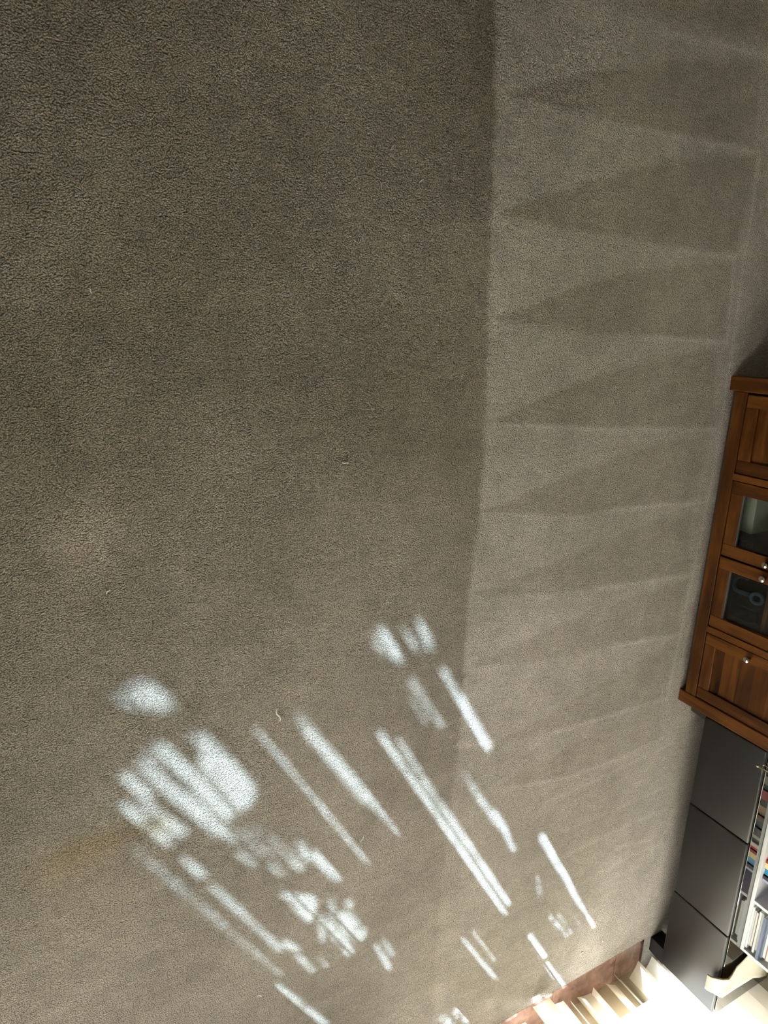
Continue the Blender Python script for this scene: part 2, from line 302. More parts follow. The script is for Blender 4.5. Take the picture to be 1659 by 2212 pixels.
SEG = [(1.242, 1.689, 1.25, 1.46, 0.037, 0.048, 1), (1.173, 1.652, 1.204, 1.411, 0.036, 0.058, 0.92), (1.201, 1.405, 1.207, 1.355, 0.024, 0.011, 0.8), (1.204, 1.685, 1.208, 1.659, 0.021, 0.022, 0.5), (1.123, 1.646, 1.126, 1.575, 0.021, 0.027, 0.9), (1.068, 1.561, 1.068, 1.504, 0.022, 0.024, 1), (1.106, 1.549, 1.119, 1.446, 0.022, 0.033, 1), (1.073, 1.465, 1.074, 1.426, 0.02, 0.023, 1), (1.073, 1.35, 1.072, 1.287, 0.015, 0.018, 1), (1.193, 1.303, 1.199, 1.261, 0.016, 0.016, 0.9), (1.473, 1.669, 1.47, 1.355, 0.015, 0.016, 0.7), (1.47, 1.355, 1.474, 1.116, 0.013, 0.014, 0.8), (1.589, 1.622, 1.606, 1.34, 0.028, 0.04, 1), (1.595, 1.685, 1.589, 1.622, 0.017, 0.026, 0.6), (1.609, 1.335, 1.628, 1.183, 0.019, 0.023, 1), (1.768, 1.546, 1.769, 1.172, 0.028, 0.041, 0.9), (1.769, 1.172, 1.768, 0.85, 0.038, 0.028, 1), (1.768, 0.85, 1.768, 0.648, 0.026, 0.02, 1), (1.812, 1.508, 1.801, 1.329, 0.014, 0.017, 0.8), (1.801, 1.329, 1.805, 0.882, 0.02, 0.026, 0.9), (1.805, 0.882, 1.804, 0.689, 0.026, 0.027, 1), (1.957, 1.696, 1.965, 1.522, 0.014, 0.015, 0.8), (1.919, 1.638, 1.925, 1.553, 0.013, 0.013, 0.6), (2.07, 1.696, 2.065, 1.604, 0.03, 0.038, 0.8), (2.065, 1.604, 2.072, 1.388, 0.045, 0.033, 1), (1.961, 1.872, 1.962, 1.789, 0.031, 0.038, 1), (1.917, 1.85, 1.919, 1.815, 0.021, 0.021, 0.6), (2.028, 1.856, 2.03, 1.802, 0.024, 0.026, 0.7), (2.088, 1.872, 2.078, 1.8, 0.027, 0.029, 0.9), (1.944, 1.311, 1.94, 1.194, 0.009, 0.011, 0.8), (1.94, 1.194, 1.943, 1.163, 0.022, 0.022, 1), (1.946, 1.152, 1.944, 1.074, 0.011, 0.015, 0.9), (1.959, 1.11, 1.96, 1.017, 0.026, 0.027, 1), (1.958, 1.03, 1.947, 0.921, 0.017, 0.014, 1), (2.08, 0.921, 2.083, 0.712, 0.031, 0.036, 1), (2.084, 0.683, 2.075, 0.57, 0.026, 0.022, 1), (2.076, 0.551, 2.075, 0.483, 0.022, 0.016, 0.8), (2.079, 0.492, 2.081, 0.343, 0.013, 0.012, 1), (1.565, 0.633, 1.571, 0.351, 0.009, 0.014, 1), (1.617, 0.64, 1.619, 0.445, 0.004, 0.005, 0.7), (1.803, 0.474, 1.802, 0.333, 0.019, 0.038, 1), (1.793, 0.278, 1.792, 0.188, 0.021, 0.03, 0.9), (1.799, 0.171, 1.794, 0.075, 0.024, 0.029, 1), (1.924, 0.526, 1.944, 0.369, 0.013, 0.017, 0.3), (1.963, 0.512, 1.973, 0.382, 0.009, 0.011, 0.25), (2.01, 0.509, 2.012, 0.378, 0.022, 0.027, 0.15), (1.979, 0.745, 1.942, 0.66, 0.014, 0.014, 0.3), (1.069, 1.231, 1.069, 1.136, 0.016, 0.019, 0.9), (1.069, 1.136, 1.069, 0.923, 0.015, 0.013, 0.9), (1.095, 0.944, 1.105, 0.897, 0.017, 0.02, 1), (1.092, 0.867, 1.09, 0.795, 0.015, 0.015, 0.9), (0.977, 0.794, 0.988, 0.556, 0.016, 0.022, 1), (0.998, 1.43, 1.004, 1.347, 0.015, 0.018, 0.3), (1.003, 1.341, 1.015, 0.845, 0.02, 0.021, 0.3), (1.401, 1.661, 1.426, 1.531, 0.034, 0.033, 0.16), (1.256, 1.365, 1.3, 1.218, 0.053, 0.061, 0.2), (1.216, 1.442, 1.242, 1.303, 0.034, 0.035, 0.22), (1.146, 0.845, 1.134, 0.787, 0.021, 0.021, 0.3), (1.334, 1.678, 1.32, 1.691, 0.027, 0.027, 0.5), (1.238, 0.989, 1.184, 0.889, 0.01, 0.01, 0.7), (1.296, 1.026, 1.264, 0.962, 0.016, 0.016, 0.9), (1.242, 0.947, 1.218, 0.87, 0.023, 0.02, 1), (1.241, 0.884, 1.219, 0.794, 0.03, 0.024, 1), (1.336, 0.996, 1.329, 0.976, 0.013, 0.013, 0.9), (1.334, 0.774, 1.325, 0.7, 0.016, 0.013, 0.8), (1.297, 0.722, 1.281, 0.657, 0.019, 0.025, 1), (1.301, 0.774, 1.296, 0.731, 0.013, 0.013, 0.7), (1.35, 1.276, 1.33, 1.219, 0.017, 0.019, 0.9), (1.356, 1.213, 1.362, 1.105, 0.032, 0.033, 1), (1.289, 1.233, 1.296, 1.188, 0.014, 0.014, 0.8), (1.234, 1.232, 1.235, 1.198, 0.015, 0.016, 0.9), (1.385, 1.126, 1.373, 1.087, 0.008, 0.007, 0.4), (1.359, 0.29, 1.366, 0.213, 0.033, 0.034, 0.6), (1.303, 0.289, 1.311, 0.24, 0.036, 0.036, 0.6)]
POLY = [[(1.339, 1.702), (1.354, 1.695), (1.359, 1.511), (1.333, 1.471), (1.283, 1.444), (1.279, 1.606), (1.315, 1.648)], [(1.245, 1.847), (1.3, 1.873), (1.331, 1.877), (1.343, 1.855), (1.341, 1.799), (1.309, 1.801), (1.272, 1.818)], [(1.198, 1.13), (1.226, 1.094), (1.268, 1.068), (1.211, 0.988), (1.193, 0.985)], [(1.292, 0.968), (1.314, 0.948), (1.308, 0.841), (1.267, 0.824), (1.259, 0.923)]]

# ---------------------------------------------------------------- the room
XW, YB, XL, YF, ZC = 2.88, 2.65, -2.2, -2.6, 2.45
TX, TY = 2.667, 2.22                      # carpet stops here: tiled strip in front of the sliding door

def seg_dist(px, py, a, b):
    ax, ay = a; bx, by = b
    dx, dy = bx - ax, by - ay; L2 = dx * dx + dy * dy + 1e-12
    t = np.clip(((px - ax) * dx + (py - ay) * dy) / L2, 0, 1)
    return np.hypot(px - ax - t * dx, py - ay - t * dy)
def poly_sd(px, py, pts):
    d = np.full(px.shape, 9.0); ins = np.zeros(px.shape, bool); n = len(pts)
    for i in range(n):
        a, b = pts[i], pts[(i + 1) % n]
        d = np.minimum(d, seg_dist(px, py, a, b))
        c = ((a[1] > py) != (b[1] > py)) & (px < (b[0] - a[0]) * (py - a[1]) / ((b[1] - a[1]) or 1e-9) + a[0])
        ins ^= c
    return np.where(ins, -d, d)
def sstep(v, lo, hi):
    t = np.clip((v - lo) / (hi - lo), 0, 1); return t * t * (3 - 2 * t)

def make_carpet():
    st = 0.0075
    xs = np.concatenate([np.linspace(XL, -1.02, 8)[:-1], np.arange(-1.02, TX - 0.002, st), [TX], np.linspace(TX + 0.02, XW, 12)])
    ys = np.concatenate([np.linspace(YF, -0.42, 10)[:-1], np.arange(-0.42, TY - 0.002, st), [TY], np.linspace(TY + 0.01, YB, 40)])
    X, Y = np.meshgrid(xs, ys, indexing='ij'); nx, ny = X.shape
    nap_shade = np.full(X.shape, -0.50); stain = np.zeros(X.shape); lift = np.zeros(X.shape)
    # freshly vacuumed band along the cabinet: pile brushed the light way, with darker return strokes
    bx = np.array([p[0] for p in BOUND]); by = np.array([p[1] for p in BOUND])
    yb = np.interp(X, bx, by) + 0.003 * np.sin(X * 37) + 0.0025 * np.sin(X * 143 + 1)
    fade = 1 - sstep(X, 1.05, 1.75)
    band = sstep(Y - yb, -0.012, 0.012)
    nap_shade += band * 0.92 * fade + (1 - fade) * (0.22 * band + 0.95 * sstep(Y, 0.95, 1.95))
    for up, lo, s in TRI:
        pts = list(up) + list(reversed(lo))
        sd = poly_sd(X, Y, pts)
        ax = min(p[1] for p in pts)
        soft = 0.007 + 0.02 * np.clip((Y - ax) / 0.9, 0, 1)
        inside = 1 - sstep(sd, -soft, 0.006)
        nap_shade -= inside * s * (0.64 - 0.22 * np.clip((Y - ax) / 1.0, 0, 1)) * band
    sd = poly_sd(X, Y, TOP); nap_shade -= (1 - sstep(sd, -0.08, 0.01)) * 0.6
    for k, ln in enumerate(LINES):
        d = np.full(X.shape, 9.0)
        for a, b in zip(ln[:-1], ln[1:]): d = np.minimum(d, seg_dist(X, Y, a, b))
        nap_shade += np.exp(-(d / 0.008) ** 2) * (0.46 if k < 11 else 0.36)
    # shade of the person with the camera, painted as mottled darkening
    body_shade = np.sin(X * 5.3 + 0.8 * np.sin(Y * 4.1)) * 0.35 + np.sin(Y * 7.7 + X * 2.3 + np.sin(X * 9)) * 0.3 + 0.35
    nap_shade -= 0.42 * np.clip(body_shade, 0, 1) * (1 - sstep(X, -0.45, 0.75)) * (1 - band)
    # pile crushed and streaked by footsteps in the open part
    rng = np.random.RandomState(5)
    for _ in range(46):
        cx_, cy_ = rng.uniform(-0.7, 2.3), rng.uniform(-0.1, 1.25); an = rng.uniform(0, 3.14); ln = rng.uniform(0.03, 0.16)
        a = (cx_ - math.cos(an) * ln, cy_ - math.sin(an) * ln); b = (cx_ + math.cos(an) * ln, cy_ + math.sin(an) * ln)
        nap_shade += np.exp(-(seg_dist(X, Y, a, b) / rng.uniform(0.006, 0.03)) ** 2) * rng.uniform(-0.16, 0.13)
    for cx_, cy_, sx, sy, v in ((0.47, 0.09, 0.10, 0.07, 1.0), (0.45, 0.15, 0.05, 0.05, 0.4), (1.27, 0.36, 0.1, 0.06, 0.15)):
        lift += v * np.exp(-((X - cx_) / sx) ** 2 - ((Y - cy_) / sy) ** 2)
    for cx_, cy_, sx, sy, v in ((1.245, 0.05, 0.035, 0.10, 0.75), (1.25, 0.19, 0.03, 0.05, 0.6), (1.29, -0.02, 0.05, 0.09, 0.45), (0.47, 0.09, 0.10, 0.07, 0.2), (1.42, 0.02, 0.12, 0.12, 0.2)):
        stain += v * np.exp(-((X - cx_) / sx) ** 2 - ((Y - cy_) / sy) ** 2)
    idx = np.arange(nx * ny).reshape(nx, ny)
    xc = (X[:-1, :-1] + X[1:, 1:]) / 2; yc = (Y[:-1, :-1] + Y[1:, 1:]) / 2
    keep = ~((xc > TX) & (yc < TY))
    q = np.stack([idx[:-1, :-1], idx[1:, :-1], idx[1:, 1:], idx[:-1, 1:]], -1)[keep]
    co = np.stack([X.ravel(), Y.ravel(), np.zeros(nx * ny)], -1)
    # cut edge of the carpet down to the tile bed
    iT = int(np.argmin(abs(xs - TX))); jT = int(np.argmin(abs(ys - TY)))
    e1 = [idx[iT, j] for j in range(jT + 1)] + [idx[i, jT] for i in range(iT + 1, nx)]
    base = len(co); sk = co[e1].copy(); sk[:, 2] = -0.014
    co = np.concatenate([co, sk])
    sq = np.array([[e1[k], e1[k + 1], base + k + 1, base + k] for k in range(len(e1) - 1)])
    q = np.concatenate([q, sq])
    me = bpy.data.meshes.new('floor'); me.vertices.add(len(co)); me.vertices.foreach_set('co', co.ravel())
    me.loops.add(q.size); me.loops.foreach_set('vertex_index', q.ravel().astype(np.int32))
    me.polygons.add(len(q)); me.polygons.foreach_set('loop_start', np.arange(0, q.size, 4, dtype=np.int32))
    me.update(calc_edges=True); me.validate()
    for nm, ar in (('nap_shade', nap_shade), ('stain', stain), ('lift', lift)):
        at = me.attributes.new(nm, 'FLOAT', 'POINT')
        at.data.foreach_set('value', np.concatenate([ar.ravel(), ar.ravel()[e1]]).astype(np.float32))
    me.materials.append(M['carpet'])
    o = bpy.data.objects.new('floor', me); col.objects.link(o)
    return o
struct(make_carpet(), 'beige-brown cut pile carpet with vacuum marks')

struct(MB().box(XL, XW, YB, YB + 0.12, -0.05, ZC).build('wall_back', M['wall']))
struct(MB().box(XL - 0.12, XL, YF - 0.12, YB + 0.12, -0.05, ZC).build('wall_left', M['wall']))
struct(MB().box(XL, XW + 0.15, YF - 0.12, YF, -0.05, ZC).build('wall_front', M['wall']))
OY0, OY1, OZ1 = 0.82, 2.45, 2.15; TY0 = -0.95
WY0, WY1 = -1.7, -0.25                    # unseen second opening, added to let in fill light
struct(MB().box(XW, XW + 0.15, YF, WY0, -0.05, ZC).box(XW, XW + 0.15, WY1, OY0, -0.05, ZC).box(XW, XW + 0.15, WY0, WY1, OZ1, ZC).box(XW, XW + 0.15, OY1, YB + 0.12, -0.05, ZC)
       .box(XW, XW + 0.15, OY0, OY1, OZ1, ZC).build('wall_right', M['wall']))
struct(MB().box(XL - 0.12, XW + 0.15, YF - 0.12, YB + 0.12, ZC, ZC + 0.1).build('ceiling', M['ceiling']))
struct(MB().box(XL, XW, YB - 0.014, YB, 0.0, 0.085, 0.004).build('baseboard_back', M['trim']))
struct(MB().box(-3, 12, -9, 10, -0.2, -0.14).build('ground', M['paving']), 'pale paving outside the sliding door')

# polished tile strip in front of the door
t1 = struct(empty('trim_1', ((TX + XW) / 2, 0.6, -0.014)), 'strip of polished reddish-brown tiles along the carpet edge')
MB().box(TX, XW, TY0, TY, -0.06, -0.0155).build('grout', M['grout'], t1)
yj = [TY] + [2.056 - 0.364 * k for k in range(9)]
for a, b in zip(yj[:-1], yj[1:]):
    MB().box(TX + 0.0008, 2.8355, max(b, TY0) + 0.001, a - 0.001, -0.03, -0.0085, 0.0012, 1).build('tile', M['tile'], t1)

# sliding doors
fx0, fx1 = XW, XW + 0.05; RX, RZ = 2.836, 0.125     # the bottom track stands forward of the wall face
def glazed_door(name, y0, y1, label):
    w = struct(empty(name, (XW + 0.03, (y0 + y1) / 2, 0)), label)
    MB().box(RX, fx1, y0, y1, -0.05, RZ).box(fx0, fx1, y0, y1, OZ1 - 0.07, OZ1).box(fx0, fx1, y0, y0 + 0.05, RZ, OZ1 - 0.07)\
        .box(fx0, fx1, y1 - 0.05, y1, RZ, OZ1 - 0.07).build('window_frame', M['frame'], w)
    MB().box(fx0 + 0.022, fx0 + 0.028, y0 + 0.05, y1 - 0.05, RZ, OZ1 - 0.07).build('pane', M['glass'], w)
glazed_door('window_1', OY0, OY1, 'sliding glass door behind the vertical blind')
glazed_door('fill_window', WY0, WY1, 'unseen second sliding glass door added for fill daylight')  # unseen door, added to fill the room with light

# ---------------------------------------------------------------- vertical blind (slats hang apart at a few places)
def blind_thing(y0, y1, label):
    b = tag(empty('vertical_blind', (2.77, (y0 + y1) / 2, 2.12)), label, 'blind')
    MB().box(2.75, 2.79, y0 - 0.05, y1 + 0.08, 2.11, 2.15, 0.003).build('head_rail', M['frame'], b)
    return b
TA = math.tan(SUN_AZ); TE = math.tan(SUN_EL) / math.cos(SUN_AZ); XS = 2.77; SW = 0.089
blind = blind_thing(OY0, OY1, 'cream translucent vertical blind hanging beside the black bench')
def slat_mesh():
    n = 9; vs_, fs = [], []
    for z in (0.0, 0.004, 2.088):
        for k in range(n):
            u = k / (n - 1) * 2 - 1
            w = SW / 2 * (0.985 if z == 0.0 else 1.0)
            vs_.append((0.0045 * (1 - u * u), u * w, z))
    for r in range(2):
        for k in range(n - 1): fs.append((r * n + k, r * n + k + 1, (r + 1) * n + k + 1, (r + 1) * n + k))
    me = bpy.data.meshes.new('slat'); me.from_pydata(vs_, [], fs); me.shade_smooth(); me.materials.append(M['slat']); return me
SM = slat_mesh()
def add_slat(a, b, xc=XS, pos=None, dz=0.0):
    """a..b: what the slat covers seen along the sunlight, measured in the plane of the blind"""
    W = min(b - a, 0.1025); ac = math.acos(W / (SW * 1.1606))
    th = -ac - SUN_AZ if (W >= 0.045 if pos is None else not pos) else ac - SUN_AZ
    yc = (a + b) / 2 - (XS - xc) * TA
    o = bpy.data.objects.new('slat', SM); col.objects.link(o); o.parent = blind; o.matrix_parent_inverse = Matrix.Translation(-blind.location)
    o.location = (xc, yc, 0.022 + dz); o.rotation_euler = (0, 0, -th)
random.seed(3)
y = 0.972
while y > OY0 - 0.04:
    add_slat(y - 0.1024, y, XS + random.uniform(-0.003, 0.003)); y -= 0.075
for a, b, xc, ps in ((1.020, 1.054, XS, True), (1.143, 1.160, XS, True), (1.2195, 1.2245, XS, True), (1.2680, 1.2730, XS, True), (1.372, 1.462, 2.715, True),
                     (1.480, 1.558, 2.700, True), (1.624, 1.712, 2.648, True), (1.684, 1.756, 2.690, True), (1.7845, 1.7905, XS, True), (1.8185, 1.8880, 2.745, True),
                     (1.846, 1.9145, 2.780, False), (1.976, 2.017, 2.775, True), (2.041, 2.057, XS, True)):
    add_slat(a, b, xc, ps, dz=random.uniform(-0.004, 0.006))
y = 2.097
for k in range(6):
    add_slat(y, y + 0.09, 2.775 if k == 0 else 2.794, dz=random.uniform(-0.004, 0.006)); y += 0.078

blind = blind_thing(WY0, WY1, 'closed cream vertical blind over the added second sliding door, away from the bench')
y = WY1 + 0.10
while y > WY0 - 0.04:
    add_slat(y - 0.1024, y); y -= 0.068

# added unseen leaf screen: leaves left out only where the sun streaks pass
GAPS = [(0.970, 1.024), (1.050, 1.146), (1.157, 1.376), (1.458, 1.485), (1.553, 1.634), (1.750, 1.789), (1.787, 1.824), (1.909, 1.981), (2.012, 2.046), (2.051, 2.101)]
def make_leaf_screen():
    rs = 0.003; y0, y1, z0, z1 = 0.94, 2.13, 0.0, 2.0
    ny, nz = int((y1 - y0) / rs), int((z1 - z0) / rs)
    gy = y0 + (np.arange(ny) + 0.5) * rs; gz = z0 + (np.arange(nz) + 0.5) * rs
    Yg, Zg = np.meshgrid(gy, gz, indexing='ij')
    op = np.zeros((ny, nz))
    for a0, b0, a1, b1, w0, w1, s in SEG:
        dy, dz = a1 - a0, b1 - b0; L2 = dy * dy + dz * dz
        t = np.clip(((Yg - a0) * dy + (Zg - b0) * dz) / L2, 0, 1)
        dist = np.hypot((Yg - a0 - t * dy), (Zg - b0 - t * dz)); w = (w0 + (w1 - w0) * t) / 2
        op = np.maximum(op, np.where(dist < w * 0.88 + 0.001, s, 0))
    for p in POLY: op = np.maximum(op, (poly_sd(Yg, Zg, p) < 0.002) * (0.72 if p[0][1] > 1.8 else 1.0))
    need = np.zeros((ny, nz), bool)
    for a, b in GAPS: need |= (Yg > a - 0.006) & (Yg < b + 0.006)
    lit = ~need                                # slats between the openings stay mostly in the sun
    need &= (Zg > 0.04) & (op <= 0)
    weak = (op > 0) & (op < 0.95)
    cover = np.zeros((ny, nz), bool); leaves = []
    rng = np.random.RandomState(11)
    def stamp(cy_, cz_, a, b, an):
        r = int(a / rs) + 2; i0 = int((cy_ - y0) / rs); j0 = int((cz_ - z0) / rs)
        ia, ib = max(i0 - r, 0), min(i0 + r + 1, ny); ja, jb = max(j0 - r, 0), min(j0 + r + 1, nz)
        dy = Yg[ia:ib, ja:jb] - cy_; dz = Zg[ia:ib, ja:jb] - cz_
        u = dy * math.cos(an) + dz * math.sin(an); v = -dy * math.sin(an) + dz * math.cos(an)
        return (slice(ia, ib), slice(ja, jb)), (u / a) ** 2 + (v / b) ** 2 < 1
    for a, tries in ((0.045, 900), (0.030, 1500), (0.020, 2500), (0.013, 4500), (0.008, 7000), (0.005, 9000)):
        free = np.argwhere(need & ~cover)
        if len(free) == 0: break
        pick = free[rng.randint(0, len(free), tries)]
        for i, j in pick:
            if cover[i, j]: continue
            an = rng.uniform(1.0, 2.14); b = a * rng.uniform(0.5, 0.75)
            sl_, e = stamp(gy[i], gz[j], a, b, an)
            if (op[sl_][e] > 0).sum() > 0.02 * e.sum(): continue
            if (lit[sl_] & e).sum() > 0.2 * e.sum(): continue
            cover[sl_] |= e; leaves.append((gy[i], gz[j], a, b, an))
    wc = np.zeros((ny, nz), bool)              # thin scatter of small leaves where the light is dimmer
    for lev in sorted(set(op[weak].tolist())):
        reg = op == lev; ok = np.argwhere(reg); tot = len(ok)
        for i, j in ok[rng.permutation(tot)][:4000]:
            if (wc & reg).sum() > (1 - lev) * tot: break
            if wc[i, j]: continue
            a = rng.uniform(0.0045, 0.0075); an = rng.uniform(0, 3.1); sl_, e = stamp(gy[i], gz[j], a, a * 0.65, an)
            wc[sl_] |= e; leaves.append((gy[i], gz[j], a, a * 0.65, an))
    ok = np.argwhere(op > 0); mot = np.sin(Yg * 71 + 3 * np.sin(Zg * 23)) + np.sin(Zg * 37 + 2 * np.sin(Yg * 41))
    for i, j in ok[rng.permutation(len(ok))[:3000]]:
        if wc[i, j] or rng.rand() > (0.42 if mot[i, j] > 0.9 else 0.10 if mot[i, j] > 0 else 0.03): continue
        a = rng.uniform(0.004, 0.0075); an = rng.uniform(0, 3.1); sl_, e = stamp(gy[i], gz[j], a, a * 0.6, an)
        wc[sl_] |= e; leaves.append((gy[i], gz[j], a, a * 0.6, an))
    vs_, fs = [], []
    for cy_, cz_, a, b, an in leaves:
        X0 = rng.uniform(3.60, 3.76); tu, tv = rng.uniform(-0.6, 0.6, 2); k0 = len(vs_)
        for k in range(8):
            q = 2 * math.pi * k / 8; rr = 1.08 if k in (0, 4) else 1.03
            u, v = a * rr * math.cos(q), b * rr * math.sin(q)
            yy = cy_ + u * math.cos(an) - v * math.sin(an); zz = cz_ + u * math.sin(an) + v * math.cos(an)
            X = X0 + u * tu + v * tv + (0.12 * abs(v))
            vs_.append((X, yy + (X - XS) * TA, zz + (X - XS) * TE))
        fs.append(tuple(range(k0, k0 + 8)))
    root = tag(empty('leaf_screen', (3.70, 2.1, -0.14)), 'unseen leaf screen added outside the sliding door, gaps shaped to the sun streaks', 'leaf screen')
    me = bpy.data.meshes.new('screen_leaves'); me.from_pydata(vs_, [], fs); me.materials.append(M['leaf'])
    f = bpy.data.objects.new('screen_leaves', me); col.objects.link(f); f.parent = root; f.matrix_parent_inverse = Matrix.Translation(-root.location)
    f['kind'] = 'stuff'
    for yp in (1.04, 1.16, 1.42, 1.52, 1.69, 1.865, 2.0):
        Y0 = yp + (3.80 - XS) * TA
        MB().tube([(3.80, Y0, -0.14), (3.80, Y0, 1.4), (3.80, Y0, 2.95)], [0.010, 0.007, 0.003], 6).build('added_stem', M['added_stem'], root)
    return len(leaves), float((need & ~cover).sum() / max(need.sum(), 1))
print('leaf screen', make_leaf_screen())

def make_sky_blocker():  # unseen tree added to keep high sky off the floor by the window
    root = tag(empty('sky_blocker', (5.6, -0.9, -0.14)), 'unseen leafy tree added outside to block the high sky', 'sky blocker')
    rng = np.random.RandomState(21); vs_, fs = [], []
    for _ in range(5200):
        d = rng.normal(size=3); d /= np.linalg.norm(d); r = rng.uniform(0.55, 1.0) ** 0.5
        c = np.array([5.15, 1.3, 6.05]) + d * r * np.array([1.75, 2.7, 1.55])
        if c[2] < 2.15 + (c[0] - 2.77) * TE: continue
        u = rng.normal(size=3); u /= np.linalg.norm(u); v = np.cross(u, rng.normal(size=3)); v /= np.linalg.norm(v); s = rng.uniform(0.07, 0.13); k0 = len(vs_)
        for a, b in ((1, 0), (0.4, 0.5), (-0.5, 0.45), (-1, 0), (-0.5, -0.45), (0.4, -0.5)): vs_.append(tuple(c + (u * a + v * b) * s))
        fs.append(tuple(range(k0, k0 + 6)))
    me = bpy.data.meshes.new('blocker_crown'); me.from_pydata(vs_, [], fs); me.materials.append(M['leaf'])
    f = bpy.data.objects.new('blocker_crown', me); col.objects.link(f); f.parent = root; f.matrix_parent_inverse = Matrix.Translation(-root.location); f['kind'] = 'stuff'
    MB().tube([(5.6, -0.9, -0.14), (5.55, -0.7, 2.2), (5.35, 0.2, 4.4), (5.2, 0.9, 5.6)], [0.16, 0.13, 0.09, 0.04], 10).build('blocker_trunk', M['added_stem'], root, True)
make_sky_blocker()

# ---------------------------------------------------------------- media cabinet
YC = 2.175
cab = tag(empty('media_cabinet', (0.795, 2.37, 0)), 'dark stained wooden media cabinet with two glass and two panelled doors', 'cabinet')
for x0, x1 in ((0.162, 0.2125), (1.3765, 1.427)):
    MB().box(x0, x1, YC, YC + 0.05, 0.0, 0.458, 0.0035).build('leg', M['wood_z'], cab)
    MB().box(x0, x1, 2.51, 2.56, 0.0, 0.458, 0.0035).build('leg', M['wood_z'], cab)
for x0, x1 in ((0.168, 0.188), (1.401, 1.421)):
    MB().box(x0, x1, YC + 0.05, 2.51, 0.03, 0.458).build('side_panel', M['wood_z'], cab)
MB().box(0.2125, 1.3765, YC + 0.002, YC + 0.024, 0.024, 0.0685, 0.002).build('rail', M['wood_x'], cab)
MB().box(0.2125, 1.3765, YC + 0.002, YC + 0.024, 0.420, 0.458, 0.002).build('rail', M['wood_x'], cab)
for x0, x1 in ((0.4925, 0.5165), (1.0755, 1.1015)):
    MB().box(x0, x1, YC + 0.002, YC + 0.024, 0.0685, 0.420, 0.002).build('stile', M['wood_z'], cab)
    MB().box(x0 + 0.004, x1 - 0.004, YC + 0.024, 2.54, 0.066, 0.458).build('partition', M['interior'], cab)
MB().box(0.2125, 1.3765, YC + 0.028, YC + 0.044, 0.0, 0.0495).build('shade_board', M['interior'], cab)  # dark board added to make the shadow gap under the cabinet
MB().box(0.188, 1.401, YC + 0.024, 2.545, 0.050, 0.066).build('bottom_board', M['interior'], cab)
MB().box(0.188, 1.401, 2.545, 2.553, 0.03, 0.458).build('back_panel', M['interior'], cab)
MB().box(0.5125, 1.0795, 2.222, 2.54, 0.237, 0.252, 0.002).build('shelf', M['wood_x'], cab)
MB().box(0.145, 1.444, 2.152, 2.575, 0.458, 0.484, 0.004).build('top', M['wood_x'], cab)
def knob(x, y, z, parent):
    MB().lathe([(0.0045, 0.0), (0.0045, 0.010), (0.010, 0.013), (0.0125, 0.019), (0.0105, 0.025), (0.004, 0.0275)], (x, y, z), 'Y', 20).build('knob', M['pewter'], parent, True)
DZ0, DZ1, SWD = 0.0715, 0.4175, 0.044
def door(x0, x1, glass, kx):
    y0, y1 = YC + 0.004, YC + 0.024
    d = empty('door', ((x0 + x1) / 2, y0, DZ0)); d.parent = cab; d.matrix_parent_inverse = Matrix.Translation(-cab.location)
    for a, b in ((x0, x0 + SWD), (x1 - SWD, x1)):
        MB().box(a, b, y0, y1, DZ0, DZ1, 0.0018).build('door_stile', M['wood_z'], d)
    for z0, z1 in ((DZ0, DZ0 + SWD), (DZ1 - SWD, DZ1)):
        MB().box(x0 + SWD, x1 - SWD, y0, y1, z0, z1, 0.0018).build('door_rail', M['wood_x'], d)
    if glass:
        MB().box(x0 + SWD - 0.004, x1 - SWD + 0.004, y0 + 0.012, y0 + 0.015, DZ0 + SWD, DZ1 - SWD).build('pane', M['cab_glass'], d)
        MB().box(x0 + SWD, x1 - SWD, y0 + 0.004, y0 + 0.011, DZ0 + SWD, DZ0 + SWD + 0.0035).build('glazing_bead', M['glass_edge'], d)
    else:
        zs = [DZ0 + SWD, 0.150, 0.212, 0.268, 0.325, DZ1 - SWD]
        for a, b in zip(zs[:-1], zs[1:]):
            MB().box(x0 + SWD, x1 - SWD, y0 + 0.009, y0 + 0.017, a, b, 0.0005, 1).build('board', M['wood_x'], d)
    knob(kx, y0, 0.247, d)
door(0.2200, 0.4890, False, 0.467)
door(0.5195, 0.7925, True, 0.7715)
door(0.8000, 1.0725, True, 0.822)
door(1.1045, 1.3735, False, 1.1265)

# things behind the glass
bx = tag(empty('carton', (0.63, 2.32, 0.066)), 'white cardboard box behind the left glass door', 'box')
MB().box(0.545, 0.712, 2.263, 2.40, 0.0662, 0.100, 0.001, 1).build('body', M['card'], bx)
MB().box(0.543, 0.714, 2.261, 2.402, 0.0945, 0.119, 0.0015, 1).build('lid', M['card'], bx)
gt = tag(empty('glass_tumbler', (0.757, 2.245, 0.066)), 'small clear glass tumbler beside the white box in the cabinet', 'glass')
MB().lathe([(0.014, 0.0), (0.017, 0.004), (0.020, 0.065), (0.0185, 0.065), (0.0155, 0.008), (0.001, 0.007)], (0.757, 2.245, 0.0662), 'Z', 20).build('bowl', M['jar'], gt, True)
hose = tag(empty('rubber_tube', (0.93, 2.285, 0.066)), 'blue bent rubber tube with a ring end behind the right glass door', 'tube')
hp = [(0.888, 0.128), (0.884, 0.106), (0.890, 0.086), (0.908, 0.0745), (0.930, 0.0745), (0.945, 0.085), (0.946, 0.105), (0.944, 0.134), (0.946, 0.144)]
MB().tube([(x, 2.285, z) for x, z in hp], [0.0075] * len(hp), 12).build('stalk', M['blue'], hose, True)
MB().ring((0.948, 2.285, 0.170), (0.15, -1, 0.25), 0.0195, 0.0065).build('ring', M['blue'], hose, True)
